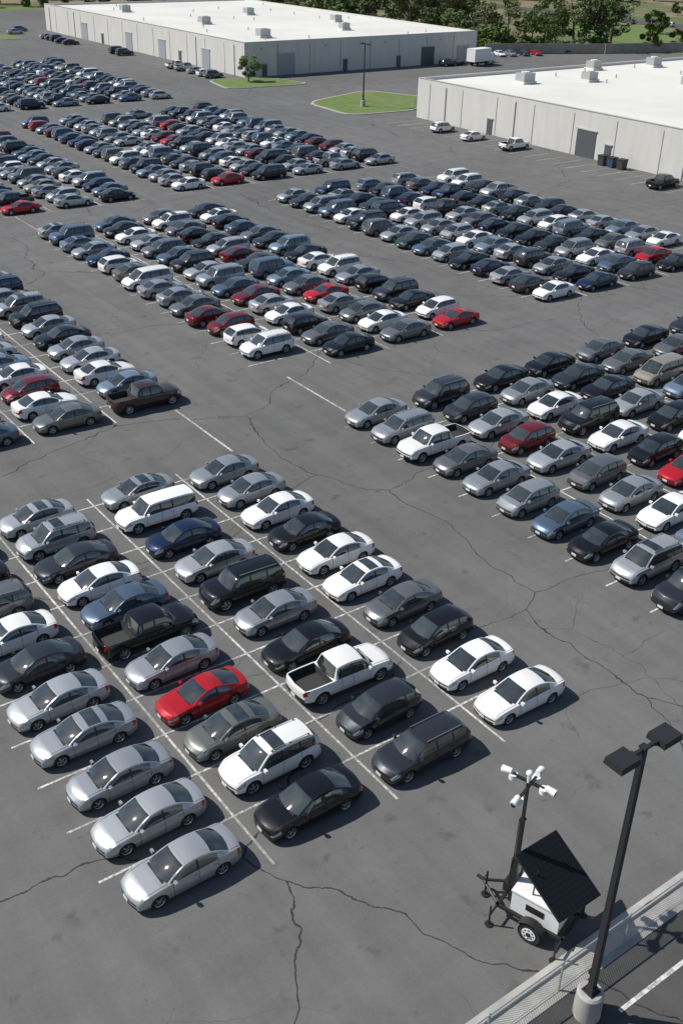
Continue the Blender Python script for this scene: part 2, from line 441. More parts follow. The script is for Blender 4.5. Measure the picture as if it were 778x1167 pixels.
def rowlist(a,bs,given):
    for b,g in zip(bs,given): put(g[0],g[1],a,b,g[2] if len(g)>2 else -1)
SA,SAs,SB,SBs='sedan_a0','sedan_a1','sedan_b0','sedan_b1'
rowlist(10.75,[22.8,25.4,27.95,30.7,33.2,35.8,38.4,41.1,43.7,46.4],[(SA,'silver'),(SA,'silver'),(SB,'silver2'),(SAs,'silver2'),(SA,'silver'),(SB,'charcoal'),(SA,'white'),('wagon','gray'),(SB,'black'),(SA,'silver')])
rowlist(15.75,[22.8,25.4,27.8,30.3,32.9,35.4,37.8,40.2,42.6,45.1,47.6],[(SA,'black'),('suv_a1','white'),(SBs,'graygreen'),('coupe','red'),(SA,'silver2'),('pickup','black',1),(SA,'steel'),(SB,'white'),(SA,'charcoal'),('suv_a1','silver'),(SBs,'silver')])
rowlist(21.15,[22.7,25.5,28.2,30.7,33.5,36.2,38.9,41.6,44.6,47.3],[('wagon','charcoal'),('hatch','charcoal'),('pickup','white',1),(SA,'black'),(SB,'silver2'),('suv_b','black'),(SA,'silver'),(SB,'navy'),('pickup_cap','white'),(SAs,'silver2')])
rowlist(26.45,[22.9,25.6,28.15,30.8,33.5,36.1,38.7,41.4,44.0,46.7],[(SA,'white'),(SB,'white'),('hatch','black'),(SB,'gray'),(SAs,'white'),(SA,'white'),(SB,'black'),(SA,'white'),(SB,'silver2'),(SA,'silver2')])
R0=48.4
def down(a,given,n=22):
    b=R0
    for i in range(n):
        if i<len(given): g=given[i]
        else: g=(rc(KW),rc(CW),-1 if random.random()<.75 else 1)
        put(g[0],g[1],a,b,g[2] if len(g)>2 else -1); b-=2.72
down(38.8,[(SA,'silver2'),('wagon','silver2'),('pickup','white',-1),(SB,'gray'),(SA,'silver2'),('hatch','silver2'),(SB,'steel'),(SB,'black'),('suv_a1','silver'),('suv_b','charcoal',-1)],n=12)
down(44.1,[('suv_a0','charcoal'),('hatch','charcoal'),(SA,'silver'),('hatch','maroon'),(SA,'silver'),('hatch','gray'),(SB,'silver2'),(SA,'white')],n=16)
down(49.4,[(SA,'black'),(SB,'silver2'),(SB,'white'),('suv_b','black'),(SA,'white'),('hatch','black'),(SA,'red')],n=18)
down(54.4,[(SB,'black'),(SA,'charcoal'),(SA,'black'),(SA,'silver'),('hatch','black'),(SB,'white')],n=20)
down(59.7,[(SB,'gray'),(SA,'gray'),('minivan','beige'),(SB,'ltblue')],n=22)
down(65.0,[(SB,'black'),(SA,'gray'),(SB,'red')],n=24)
down(70.3,[(SA,'charcoal'),(SB,'black')],n=26)
down(75.6,[],n=28)
rowfill(27.3,58.6,99,[('pickup','brown',1),(SB,'ltblue'),(SA,'white'),(SA,'silver'),(SB,'silver2'),(SA,'black'),(SB,'silver')])
rowfill(21.8,58.4,99,[(SA,'graygreen'),(SA,'white'),('hatch','maroon'),(SB,'white'),(SB,'ltblue')])
rowfill(16.4,58.4,99,[(SA,'steel')])
rowfill(11.0,58.4,99)
rowfill(39.1,62.3,100,[('suv_a0','white'),('hatch','white'),('hatch','maroon'),(SB,'maroon'),(SA,'gray'),(SB,'silver2'),(SA,'silver2')])
rowfill(44.6,59.4,100,[(SB,'black'),(SA,'gray'),('hatch','black'),(SB,'white'),(SB,'silver'),(SA,'maroon')])
rowfill(49.9,59.4,100,[(SA,'gray'),(SB,'white'),(SB,'gray'),(SA,'silver2'),('coupe','red'),(SA,'gray'),(SB,'ltblue')])
rowfill(55.2,59.4,101,[('coupe','red'),('hatch','white'),(SB,'black'),('suv_a0','charcoal'),('hatch','black'),(SA,'silver2'),('suv_a0','white'),(SA,'white'),(SA,'black')])
rowfill(67.0,60.2,101,[(SB,'white'),(SA,'charcoal'),(SA,'silver'),(SB,'navy')])
rowfill(72.4,60.2,101,[(SB,'navy'),(SA,'black'),(SB,'silver2')])
rowfill(77.9,60.2,101,[('hatch','charcoal'),(SB,'steel')])
rowfill(83.4,60.2,101,[(SA,'black'),(SB,'red')])
rowfill(88.7,66.0,100,[(SB,'white'),(SA,'silver2')])
for a in (39.2,44.9,50.4): rowfill(a,110.6,176,[('coupe','red')] if a<40 else ())
for a,k in ((59.4,0),(65.0,0),(70.6,0),(76.2,0),(82,0),(87.6,0)):
    rowfill(a,111.4,158,skip=.01); rowfill(a,172.5,222,skip=.01)
for a in (16.4,21.8,27.3): rowfill(a,110.6,176)
for a,b,k,c,f in ((106.8,286,'hatch','steel',1),(103.5,280,SA,'silver',1),(106.5,267,SA,'silver',1),(106.5,264,SB,'charcoal',1),(106.5,261,'suv_a0','black',1),(106.5,257,SA,'navy',1),(106.5,253,SB,'black',1),
 (108.8,233,'suv_b','charcoal',1),(108.8,229.6,'suv_a0','black',1),(108.6,205.5,'pickup','white',1),(108.6,202,'pickup','silver',1),(108.5,197.5,SA,'silver2',1),(108.3,193.5,'hatch','white',1),(108.3,190.5,'suv_a0','gray',1),
 (110.2,125.0,'suv_a0','white',1),(110.0,117.8,SA,'white',1),(110.4,109.6,'pickup','white',1),(109.8,83.2,'pickup','black',1),
 (165.5,184.5,SB,'black',1),(163.0,184.5,'suv_a0','charcoal',1)):
    put(k,c,a,b,f)
for i,(a,b) in enumerate(((183,193.5),(186,193),(189,192.3),(192.5,191.6),(196,191),(206,191),(180,206),(180,212))):
    o=put(rc(KW),['silver','white','silver2','charcoal','red','black','gray','white'][i],a,b); o.rotation_euler[2]+=math.radians(70)

# ------------------------------------------------------------------ ground
def sheet(name,poly,z,mat,skirt=0):
    B=MB(); ids=[B.add((x,y,z)) for x,y in poly]; B.face(ids,0)
    if skirt:
        lo=[B.add((x,y,z-skirt)) for x,y in poly]; n=len(poly)
        for i in range(n): B.face((ids[i],ids[(i+1)%n],lo[(i+1)%n],lo[i]),1 if isinstance(mat,list) and len(mat)>1 else 0)
    return obj(name,B.mesh(name,mat if isinstance(mat,list) else [mat],recalc=bool(skirt)))
sheet("ground",[(-3000,-3000),(4000,-3000),(4000,4000),(-3000,4000)],0,M_TERR)
sheet("parking_lot_pavement",[(-120,13.2),(228,13.2),(228,100),(232,178),(214,184),(190,196),(186,330),(150,345),(-120,345)],.006,M_ASPH)
sheet("service_road",[(-120,-80),(228,-80),(228,12.2),(-120,12.2)],.006,M_ASPH2)
sheet("road",[(286,-600),(300,-600),(300,900),(286,900)],.02,M_ASPH2)
sheet("lawn",[(238,196),(283,184),(283,262),(262,250),(244,226)],.012,M_LAWN)
sheet("lawn",[(60,347),(190,347),(190,356),(60,356)],.012,M_LAWN)
M_CONC=simple("concrete",(.38,.37,.345),.85,noise=.18,nscale=1.5,bump=.2)
def boxobj(name,x0,x1,y0,y1,z0,z1,mat):
    B=MB();B.box(((x0+x1)/2,(y0+y1)/2,(z0+z1)/2),(x1-x0,y1-y0,z1-z0));return obj(name,B.mesh(name,[mat]))
boxobj("kerb",-120,228,12.9,13.2,-.1,.14,M_CONC)
boxobj("concrete_strip",-120,228,12.2,12.9,-.1,.03,M_CONC)
def island(name,poly):
    sheet(name+"_kerb",poly,.13,[M_CONC],skirt=.2)
    cx=sum(p[0] for p in poly)/len(poly);cy=sum(p[1] for p in poly)/len(poly)
    sheet(name,[(cx+(x-cx)*.955,cy+(y-cy)*.955) for x,y in poly],.15,[M_LAWN],skirt=.02)
def rnd(poly,n=3):
    for _ in range(n):
        q=[]
        for i in range(len(poly)):
            a=poly[i];b=poly[(i+1)%len(poly)]
            q+= [(a[0]*.88+b[0]*.12,a[1]*.88+b[1]*.12),(a[0]*.12+b[0]*.88,a[1]*.12+b[1]*.88)]
        poly=q
    return poly
island("grass_island",rnd([(103,176),(105.5,188),(118,187),(121,175)]))
island("grass_island",rnd([(106,143),(107,157),(125,164),(130,152),(119.5,142)]))
island("grass_island",rnd([(95,268),(95,280),(101,280),(101,268)]))
B=MB()
def lineb(a,b0,b1,w=.10,z=.011): B.quad((a-w/2,b0,z),(a+w/2,b0,z),(a+w/2,b1,z),(a-w/2,b1,z))
def linea(b,a0,a1,w=.10,z=.016): B.quad((a0,b-w/2,z),(a1,b-w/2,z),(a1,b+w/2,z),(a0,b+w/2,z))
def block(divs,a0,a1,b0,b1,step,skip=0):
    for a in divs: lineb(a,b0,b1)
    b=b0+.05+skip*step
    while b<b1+.1: linea(b,a0,a1); b+=step
block([13.55,18.95,24.4],8.3,28.8,21.5,48.9,2.64,1)
block([41.6,46.8,52,57.2,62.4,67.7,73],36.3,78.5,-14,49.9,2.72)
block([19.2,24.6],8.3,29.8,57.1,101,2.68,1)
block([41.9,47.3,52.6],36.6,57.8,58.0,102,2.68,1)
block([69.7,75.2,80.7,86.1],64.4,91.3,58.8,102,2.68,1)
block([42,47.6],36.6,53,109.2,178,2.68)
block([62.2,67.8,73.4,79.1,84.8],56.8,90.3,110,160,2.68)
block([62.2,67.8,73.4,79.1,84.8],56.8,90.3,171,224,2.68)
block([13.7,19.2,24.6],8.3,29.8,109.2,178,2.68)
lineb(28.65,49.6,56.8,.13);lineb(37.85,50.6,57.6,.13);lineb(37.9,102.2,109,.13)
b=62
while b<137: linea(b,107.4,113.2); b+=2.7
b=190
while b<284: linea(b,105.6,111.4); b+=2.8
linea(10.9,19.0,26,.14)
obj("parking_line_markings",B.mesh("parking_line_markings",[M_MARK],recalc=False))

# ------------------------------------------------------------------ buildings
def wall_mat(name,col,seam=7.6):
    m,nt,b=new_mat(name);N=NB(nt)
    tc=N.n("ShaderNodeTexCoord").outputs["Object"]
    mp=N.n("ShaderNodeMapping");mp.inputs["Scale"].default_value=(.8,.8,.12);N.l(tc,mp.inputs["Vector"])
    g=N.noise(mp.outputs[0],1.2,5,.6).outputs["Fac"]
    c=N.mix(N.rng(g,.4,.75,0,.35),col,tuple(k*.72 for k in col))
    N.l(c,b.inputs["Base Color"]);b.inputs["Roughness"].default_value=.85
    return m
M_WALL=wall_mat("painted_concrete_wall",(.60,.59,.56))
M_ROOF=simple("white_roof_membrane",(.66,.65,.61),.8,noise=.08,nscale=.08)
M_SEAM=simple("joint_dark",(.22,.22,.21),.8)
M_DOOR=simple("roller_door",(.30,.33,.36),.6,noise=.06)
M_DOORD=simple("steel_door_dark",(.08,.09,.10),.6)
M_AC=simple("galvanised_unit",(.40,.41,.41),.5,.3,noise=.1)
M_COPING=simple("coping",(.42,.42,.41),.6)
def warehouse(x0,x1,y0,y1,h,doors_a,doors_b,units,seed):
    E=empty("warehouse_building",(x0,y0,0))
    def ch(n,B,mats): o=obj(n,B.mesh(n,mats),(0,0,0),parent=E); o.location=(-x0,-y0,0); return o
    W_=MB();W_.box(((x0+x1)/2,(y0+y1)/2,(h-.45)/2),(x1-x0,y1-y0,h-.45));ch("walls",W_,[M_WALL])
    P=MB();t=.3
    zc=h-.2
    P.box(((x0+x1)/2,y0+t/2,zc),(x1-x0,t,.5));P.box(((x0+x1)/2,y1-t/2,zc),(x1-x0,t,.5))
    P.box((x0+t/2,(y0+y1)/2,zc),(t,y1-y0-2*t,.5));P.box((x1-t/2,(y0+y1)/2,zc),(t,y1-y0-2*t,.5));ch("parapet",P,[M_WALL])
    C=MB();zz=h+.08
    C.box(((x0+x1)/2,y0+.14,zz),(x1-x0+.1,.4,.06));C.box((x0+.14,(y0+y1)/2+.2,zz),(.4,y1-y0-.5,.06));ch("coping",C,[M_COPING])
    Rf=MB();Rf.quad((x0+t,y0+t,h-.42),(x1-t,y0+t,h-.42),(x1-t,y1-t,h-.42),(x0+t,y1-t,h-.42));ch("roof",Rf,[M_ROOF])
    S=MB();y=y0+7.6
    while y<y1-2: S.box((x0-.012,y,(h-.5)/2),(.04,.10,h-.5));y+=7.6
    x=x0+7.6
    while x<x1-2: S.box((x,y0-.012,(h-.5)/2),(.10,.04,h-.5));x+=7.6
    ch("panel_joints",S,[M_SEAM])
    D=MB()
    for (p,w,hh,k) in doors_a:
        D.box((x0-.03,p,hh/2),(.12,w,hh),k)
        D.box((x0-.05,p,hh+.08),(.2,w+.3,.16),2)
    for (p,w,hh,k) in doors_b:
        D.box((p,y0-.03,hh/2),(w,.12,hh),k)
        D.box((p,y0-.05,hh+.08),(w+.3,.2,.16),2)
    ch("doors",D,[M_DOOR,M_DOORD,M_COPING])
    L=MB();y=y0+3.8
    while y<y1: 
        if all(abs(y-p[0])>p[1]/2+.3 for p in doors_a): L.box((x0-.07,y,(h-.6)/2),(.12,.12,h-.6))
        y+=15.2
    x=x0+3.8
    while x<x1:
        L.box((x,y0-.12,h-1.2),(.4,.2,.25));x+=15.2
    ch("downpipes",L,[M_COPING])
    U=MB()
    for (ux,uy,sx,sy,sz) in units:
        U.box((ux,uy,h-.42+.2),(sx+.4,sy+.4,.36));U.box((ux,uy,h-.05+sz/2),(sx,sy,sz),1)
        U.cyl((ux,uy,h-.05+sz),(ux,uy,h+.1+sz),min(sx,sy)*.35,n=10,m=0)
    ch("rooftop_units",U,[M_ROOF,M_AC])
    V=MB();r=random.Random(seed)
    for i in range(26):
        vx=r.uniform(x0+4,x1-4);vy=r.uniform(y0+4,y1-4)
        V.cyl((vx,vy,h-.42),(vx,vy,h+.15),.12,n=6)
    ch("roof_vents",V,[M_AC])
    return E
warehouse(114,174,188,286,6.2,[(203,3.2,3.6,0),(214,1.1,2.2,1),(222,3.2,3.6,0),(238,3.2,3.6,0),(252,1.1,2.2,1),(262,3.2,3.6,0)],
 [(123.5,4.2,3.9,0),(118.5,1.1,2.2,1),(138,1.1,2.2,1),(152,1.1,2.2,1),(160,3.6,3.6,1),(170,3.4,3.4,0)],
 [(124.8,198.4,2.4,2,1.3),(150,205,2,1.6,1.1),(128,228,2.2,1.8,1.2),(150,245,2,2,1.2),(125,262,2.2,1.8,1.2),(160,222,2,2,1.1)],1)
warehouse(115,181,20,137,5.9,[(101,3.4,3.5,1),(97,1.1,2.2,1),(120,1.1,2.2,1),(60,3.4,3.5,0),(78,1.1,2.2,1)],
 [(140,3.4,3.4,0)],
 [(128.7,127.2,2.4,2,1.2),(140,124,2,1.8,1.1),(152,134,2,1.8,1.1),(165.5,132,2.2,1.8,1.2),(150,112,2.2,1.8,1.2),(135,96,2.2,2,1.2)],2)

M_BIN=simple("bin_plastic_blue",(.03,.06,.12),.5); M_BIN2=simple("bin_dark",(.04,.05,.045),.6)
for i,(a,b,mt) in enumerate(((113.2,94.5,M_BIN),(113.1,96.0,M_BIN2),(113.3,92.9,M_BIN2))):
    B=MB();B.box((0,0,.62),(.9,.9,1.1),0,taper=1.15);B.box((0,0,1.24),(1.12,1.12,.12),1);B.cyl((-.4,-.52,.1),(-.4,-.40,.1),.1,n=8,m=1);B.cyl((.4,-.52,.1),(.4,-.40,.1),.1,n=8,m=1)
    obj("waste_bin",B.mesh("waste_bin",[mt,M_TRIM]),(a,b,.01))

def box_truck(loc,rz):
    E=empty("box_truck",loc,rz);Mw=simple("truck_white",(.78,.78,.77),.45,noise=.04)
    B=MB();B.box((-1.2,0,2.15),(5.4,2.35,2.5));B.box((-1.2,0,3.42),(5.44,2.39,.05));obj("cargo_box",B.mesh("cargo_box",[Mw]),parent=E)
    B=MB();B.box((2.5,0,.95),(1.9,2.1,.9));B.box((2.25,0,1.9),(1.3,2.0,1.0),0,taper=.88);B.box((2.87,0,1.92),(.12,1.7,.7),1,rot=Matrix.Rotation(-.18,3,'Y'))
    B.box((3.47,0,.75),(.08,1.6,.4),1)
    obj("cab",B.mesh("cab",[Mw,M_GLASS]),parent=E)
    B=MB();B.box((0,0,.7),(6.6,1.0,.25))
    for x in (2.5,-2.3):
        for s in (-1,1): B.cyl((x,s*.75,.45),(x,s*1.08,.45),.45,n=16);B.cyl((x,s*1.08,.45),(x,s*1.10,.45),.22,n=12,m=1)
    obj("chassis_wheels",B.mesh("chassis_wheels",[M_TYRE,M_RIM]),parent=E)
box_truck((171,182.6,.01),math.radians(8))

# ------------------------------------------------------------------ boundary wall, fences
B=MB()
def wallseg(B,p,q,h,t=.25):
    p=Vector((*p,0));q=Vector((*q,0));d=q-p;L=d.length;ang=math.atan2(d.y,d.x)
    B.box((p+q)/2+Vector((0,0,h/2)),(L,t,h),0,rot=Matrix.Rotation(ang,3,'Z'))
for p,q in (((186,198),(214,186)),((214.3,186),(236,180)),((236.3,180),(285,168))): wallseg(B,p,q,2.2)
obj("boundary_wall",B.mesh("boundary_wall",[simple("block_wall",(.30,.28,.25),.9,noise=.15,nscale=.8)]))
M_GALV=simple("galvanised_steel",(.45,.46,.46),.45,.6)
def chain_mat():
    m,nt,b=new_mat("chain_link_wire");N=NB(nt)
    tc=N.n("ShaderNodeTexCoord").outputs["Object"]
    sp=N.n("ShaderNodeSeparateXYZ");N.l(tc,sp.inputs[0])
    hx=N.math('ADD',sp.outputs[0],sp.outputs[1])
    def lines(sign):
        u=N.math('MULTIPLY',N.math('ADD',hx,N.math('MULTIPLY',sp.outputs[2],sign)),1/.085)
        return N.math('LESS_THAN',N.math('ABSOLUTE',N.math('SUBTRACT',N.math('FRACT',u),.5)),.10)
    f=N.math('MAXIMUM',lines(1.),lines(-1.))
    tr=N.n("ShaderNodeBsdfTransparent");mx=N.n("ShaderNodeMixShader")
    N.l(f,mx.inputs[0]);N.l(tr.outputs[0],mx.inputs[1]);N.l(b.outputs[0],mx.inputs[2])
    b.inputs["Base Color"].default_value=(.6,.61,.61,1);b.inputs["Metallic"].default_value=.1;b.inputs["Roughness"].default_value=.5
    out=[n for n in nt.nodes if n.type=='OUTPUT_MATERIAL'][0];N.l(mx.outputs[0],out.inputs[0])
    return m
M_CHAIN=chain_mat()
def chainfence(pts,h):
    E=empty("chain_link_fence",(*pts[0],0));o=Vector((*pts[0],0))
    Pm=MB();Mm=MB()
    for p,q in zip(pts[:-1],pts[1:]):
        p=Vector((*p,0));q=Vector((*q,0));d=q-p;n=max(1,round(d.length/3.0))
        for i in range(n+1):
            c=p+d*i/n-o;Pm.cyl(c,c+Vector((0,0,h+.04)),.035,n=8);Pm.cyl(c+Vector((0,0,h+.04)),c+Vector((0,0,h+.10)),.045,.01,n=8)
        Pm.cyl(p-o+Vector((0,0,h)),q-o+Vector((0,0,h)),.025,n=6);Pm.cyl(p-o+Vector((0,0,.1)),q-o+Vector((0,0,.1)),.012,n=5)
        sd=d.normalized().cross(Vector((0,0,1)))*.04
        Mm.quad(p-o+sd+Vector((0,0,.06)),q-o+sd+Vector((0,0,.06)),q-o+sd+Vector((0,0,h)),p-o+sd+Vector((0,0,h)))
    obj("posts_and_rails",Pm.mesh("posts_and_rails",[M_GALV],smooth=40),parent=E);obj("wire_mesh",Mm.mesh("wire_mesh",[M_CHAIN],recalc=False),parent=E)
chainfence([(-30,12.45),(120,12.45)],1.3)
chainfence([(119,142.5),(131,151.5)],2.0)

# ------------------------------------------------------------------ lamp posts
M_BRONZE=simple("dark_bronze_metal",(.030,.031,.034),.5,.3)
M_LENS=simple("lamp_lens",(.5,.5,.48),.3)
def lamp_post(loc,h=9.4,rz=0,k=1.):
    E=empty("street_lamp",loc,rz)
    B=MB()
    B.cyl((0,0,-.1),(0,0,.95),.42,.40,n=28);B.cyl((0,0,.95),(0,0,1.02),.40,.34,n=28)
    obj("concrete_base",B.mesh("concrete_base",[M_CONC],smooth=40),parent=E)
    B=MB();z0=1.02
    B.box((0,0,z0+.02),(.40,.40,.04));B.box((0,0,z0+.14),(.29,.29,.2),0,taper=.8)
    for x in (-1,1):
        for y in (-1,1): B.cyl((x*.15,y*.15,z0+.04),(x*.15,y*.15,z0+.10),.022,n=6)
    B.box((0,0,(z0+.04+h)/2),(.19,.19,h-z0-.04),0,taper=.78)
    B.box((.0,.16,z0+.7),(.1,.06,.16))
    obj("pole",B.mesh("pole",[M_BRONZE]),parent=E)
    B=MB();B.box((0,0,h-.06),(1.1,.09,.10))
    B.box((0,0,h+.015),(.20,.20,.06));obj("cross_arm",B.mesh("cross_arm",[M_BRONZE]),parent=E)
    for s in (-1,1):
        B=MB();B.box((s*.80,0,h-.03),(.72,.60,.19),0,taper=.93);B.box((s*.80,0,h-.135),(.58,.46,.02),1)
        B.box((s*.42,0,h-.04),(.08,.16,.14))
        obj("lamp_head",B.mesh("lamp_head",[M_BRONZE,M_LENS]),parent=E)
lamp_post((18.15,11.45,.0),10.5)
lamp_post((113.3,149,.1),9.7,math.radians(90))
lamp_post((113.3,60,.1),9.7,math.radians(90))

# ------------------------------------------------------------------ solar security trailer
M_WHITE=simple("trailer_white",(.78,.78,.77),.4,noise=.04)
M_BLK=simple("trailer_black_steel",(.018,.018,.018),.5)
def solar_mat():
    m,nt,b=new_mat("solar_cells");N=NB(nt)
    tc=N.n("ShaderNodeTexCoord").outputs["Object"];sp=N.n("ShaderNodeSeparateXYZ");N.l(tc,sp.inputs[0])
    fs=[]
    for i,s in ((0,.155),(1,.155)):
        u=N.math('FRACT',N.math('MULTIPLY',sp.outputs[i],1/s));fs.append(N.math('LESS_THAN',u,.05))
    f=N.math('MULTIPLY',N.math('MAXIMUM',*fs),.30)
    N.l(N.mix(f,(.008,.009,.012),(.05,.055,.06)),b.inputs["Base Color"]);b.inputs["Roughness"].default_value=.35;b.inputs["Specular IOR Level"].default_value=.25
    return m
M_SOLAR=solar_mat()
def trailer(loc,rz,sc):
    E=empty("solar_security_camera_trailer",loc,rz);E.scale=(sc,sc,sc)
    def ch(n,B,mats,sm=None): return obj(n,B.mesh(n,mats,smooth=sm),parent=E)
    B=MB()
    for s in (-1,1): B.box((0,s*.52,.42),(2.1,.08,.10))
    B.box((1.0,0,.42),(.08,1.12,.10));B.box((-1.0,0,.42),(.08,1.12,.10))
    for s in (-1,1):
        p=Vector((1.0,s*.5,.42));q=Vector((1.75,0,.44));B.cyl(p,q,.045,n=8)
    B.cyl((1.7,0,.46),(1.95,0,.5),.05,n=8)
    for x,y in ((1.0,.95),(1.0,-.95),(-1.0,.95),(-1.0,-.95)):
        B.cyl((x,math.copysign(.5,y),.42),(x,y,.42),.035,n=8);B.cyl((x,y,.03),(x,y,.75),.03,n=8);B.cyl((x,y,.015),(x,y,.035),.12,n=12)
    B.cyl((1.6,.1,.05),(1.6,.1,.95),.035,n=8);B.cyl((1.6,.1,.03),(1.6,.1,.05),.12,n=10);B.cyl((1.6,.1,.9),(1.6,.3,.9),.015,n=6)
    ch("chassis",B,[M_BLK],40)
    B=MB();B.box((-.1,0,.85),(1.45,.98,.72));B.box((-.1,0,1.235),(1.5,1.03,.05))
    B.box((-.1,-.497,.85),(.02,.012,.66),1);B.box((-.5,-.50,.95),(.05,.02,.12),1);B.box((.3,-.50,.95),(.05,.02,.12),1)
    B.box((-.1,.50,.9),(.55,.012,.22),1);B.box((-.832,0,.95),(.012,.5,.16),1)
    B.box((.95,-.2,.66),(.34,.45,.36),1)
    ch("equipment_cabinet",B,[M_WHITE,M_BLK])
    B=MB()
    for s in (-1,1):
        n=20;R=.34
        B.cyl((-.15,s*.62,R),(-.15,s*.84,R),R,n=24);B.cyl((-.15,s*.84,R),(-.15,s*.85,R),R*.62,n=20,m=1)
        B.cyl((-.15,s*.85,R),(-.15,s*.88,R),R*.2,n=12,m=0)
        for q in range(8):
            t=q*math.pi/4;B.cyl((-.15+.15*math.cos(t),s*.851,R+.15*math.sin(t)),(-.15+.15*math.cos(t),s*.854,R+.15*math.sin(t)),.028,n=6,m=2)
        for q in range(7):
            t0=math.radians(15+q*150/7);t1=math.radians(15+(q+1)*150/7);r=.42
            B.quad((-.15+r*math.cos(t0),s*.6,R+r*math.sin(t0)),(-.15+r*math.cos(t1),s*.6,R+r*math.sin(t1)),(-.15+r*math.cos(t1),s*.88,R+r*math.sin(t1)),(-.15+r*math.cos(t0),s*.88,R+r*math.sin(t0)),2)
    ch("wheels",B,[M_TYRE,M_WHITE,M_BLK],30)
    B=MB();mx,my=.78,.12
    B.box((mx,my,1.25),(.15,.15,1.7));B.box((mx,my,2.8),(.11,.11,1.6));B.box((mx,my,4.15),(.08,.08,1.5))
    B.box((mx,my,2.08),(.2,.2,.08));B.box((mx,my,3.56),(.15,.15,.06))
    B.cyl((mx+.1,my,.5),(mx+.1,my,3.5),.012,n=5);B.cyl((mx+.14,my+.05,.5),(mx+.12,my+.02,2.0),.02,n=5)
    B.box((mx+.13,my,.95),(.14,.2,.2))
    ch("mast",B,[M_BLK])
    B=MB();zt=4.72
    B.box((mx,my,zt),(.07,1.0,.07),1);B.box((mx,my,zt+.22),(.9,.07,.07),1);B.cyl((mx,my,zt+.2),(mx,my,zt+.50),.05,n=10,m=0)
    for dx,dy,dz in ((0,-.5,0),(0,.5,0),(.45,0,.22),(-.45,0,.22)):
        c=Vector((mx+dx,my+dy,zt+dz))
        B.cyl(c+Vector((0,0,.02)),c+Vector((0,0,-.14)),.12,.12,n=14,m=0)
        B.cyl(c+Vector((0,0,-.14)),c+Vector((0,0,-.22)),.09,.03,n=14,m=1)
        o=Vector((dx,dy,0)).normalized()
        B.cyl(c+o*.04+Vector((0,0,.08)),c+o*.32+Vector((0,0,.02)),.08,.11,n=12,m=0)
        B.cyl(c+o*.32+Vector((0,0,.02)),c+o*.325+Vector((0,0,.02)),.08,.08,n=12,m=1)
    for i in range(4):
        t0=i*math.pi/8;t1=(i+1)*math.pi/8
        B.cyl((mx,my,zt+.50+.1*math.sin(t0)),(mx,my,zt+.50+.1*math.sin(t1)),.1*math.cos(t0),.1*math.cos(t1)+.001,n=12,m=0,caps=False)
    ch("camera_cluster",B,[M_WHITE,M_BLK],35)
    B=MB();B.box((0,0,0),(1.62,2.05,.05),1);B.box((0,0,.028),(1.56,1.99,.01),0)
    p=obj("solar_panel",B.mesh("solar_panel",[M_SOLAR,M_BLK]),parent=E)
    p.matrix_local=Matrix.Translation((-.35,-.12,1.95))@Matrix.Rotation(-rz,4,'Z')@Matrix.Rotation(math.radians(26),4,'X')
    B=MB();B.cyl((-.3,0,1.25),(-.35,-.1,1.92),.04,n=8);B.cyl((-.6,-.35,1.25),(-.75,-.5,1.62),.025,n=6);B.cyl((.1,.3,1.25),(.05,.35,2.25),.025,n=6)
    ch("panel_struts",B,[M_BLK],40)
trailer((19.3,14.7,.012),math.radians(108),1.15)

# ------------------------------------------------------------------ trees
def leaf_mat(name,c0,c1):
    m,nt,b=new_mat(name);N=NB(nt)
    g=N.n("ShaderNodeNewGeometry");tc=N.n("ShaderNodeTexCoord").outputs["Object"]
    n=N.noise(tc,.45,3).outputs["Fac"]
    f=N.math('ADD',N.math('MULTIPLY',g.outputs["Random Per Island"],.5),N.rng(n,.35,.65,0,.5),clamp=True)
    N.l(N.mix(f,c0,c1),b.inputs["Base Color"]);b.inputs["Roughness"].default_value=.7;b.inputs["Specular IOR Level"].default_value=.3
    return m
M_LEAF=[leaf_mat("leaves_dark",(.05,.085,.022),(.12,.17,.05)),leaf_mat("leaves_olive",(.085,.105,.04),(.17,.19,.08)),leaf_mat("leaves_bright",(.07,.12,.025),(.15,.22,.055))]
M_BARK=simple("bark",(.11,.085,.065),.9,noise=.3,nscale=2)
def tree_geo(h,cr,leafs,ls,seed,trunk=.35,low=.25):
    r=np.random.default_rng(seed);B=MB()
    tr=h*.02+.05
    p=Vector((0,0,-.1));top=Vector((r.normal(0,.3),r.normal(0,.3),h*.62))
    mid=(p+top)/2+Vector((r.normal(0,.25),r.normal(0,.25),0))
    B.cyl(p,mid,tr,tr*.7,n=7,m=0,caps=False);B.cyl(mid,top,tr*.7,tr*.3,n=6,m=0,caps=False)
    nc=int(10+h*1.3);cs=[]
    for i in range(nc):
        z=h*(low+(.95-low)*r.random()); k=math.sin(math.pi*min(1,max(0,(z/h-low*.6)/(1.05-low*.6))))**.7
        a=r.random()*6.283;rad=cr*k*(.35+.65*r.random())
        c=Vector((math.cos(a)*rad,math.sin(a)*rad,z));cs.append((c,cr*(.22+.2*r.random())))
        s=mid.lerp(top,min(1,max(0,(z/h-.3)))*.9)
        B.cyl(s,c,tr*.25,tr*.07,n=4,m=0,caps=False)
    per=leafs//nc
    for c,s in cs:
        d=r.normal(0,1,(per,3));d/=np.linalg.norm(d,axis=1)[:,None];rad=s*r.random(per)**.4
        for q in range(per):
            o=Vector(d[q])*rad[q];o.z*=.75
            pt=c+o;u=Vector(r.normal(0,1,3)).normalized();v=u.orthogonal().normalized();k=ls*(.6+.8*r.random())
            B.quad(pt-u*k,pt-v*k*.6,pt+u*k,pt+v*k*.6,1)
    return B
def tree_mesh(name,*a,leaf=0,**k):
    return tree_geo(*a,**k).mesh(name,[M_BARK,M_LEAF[leaf]],recalc=False)
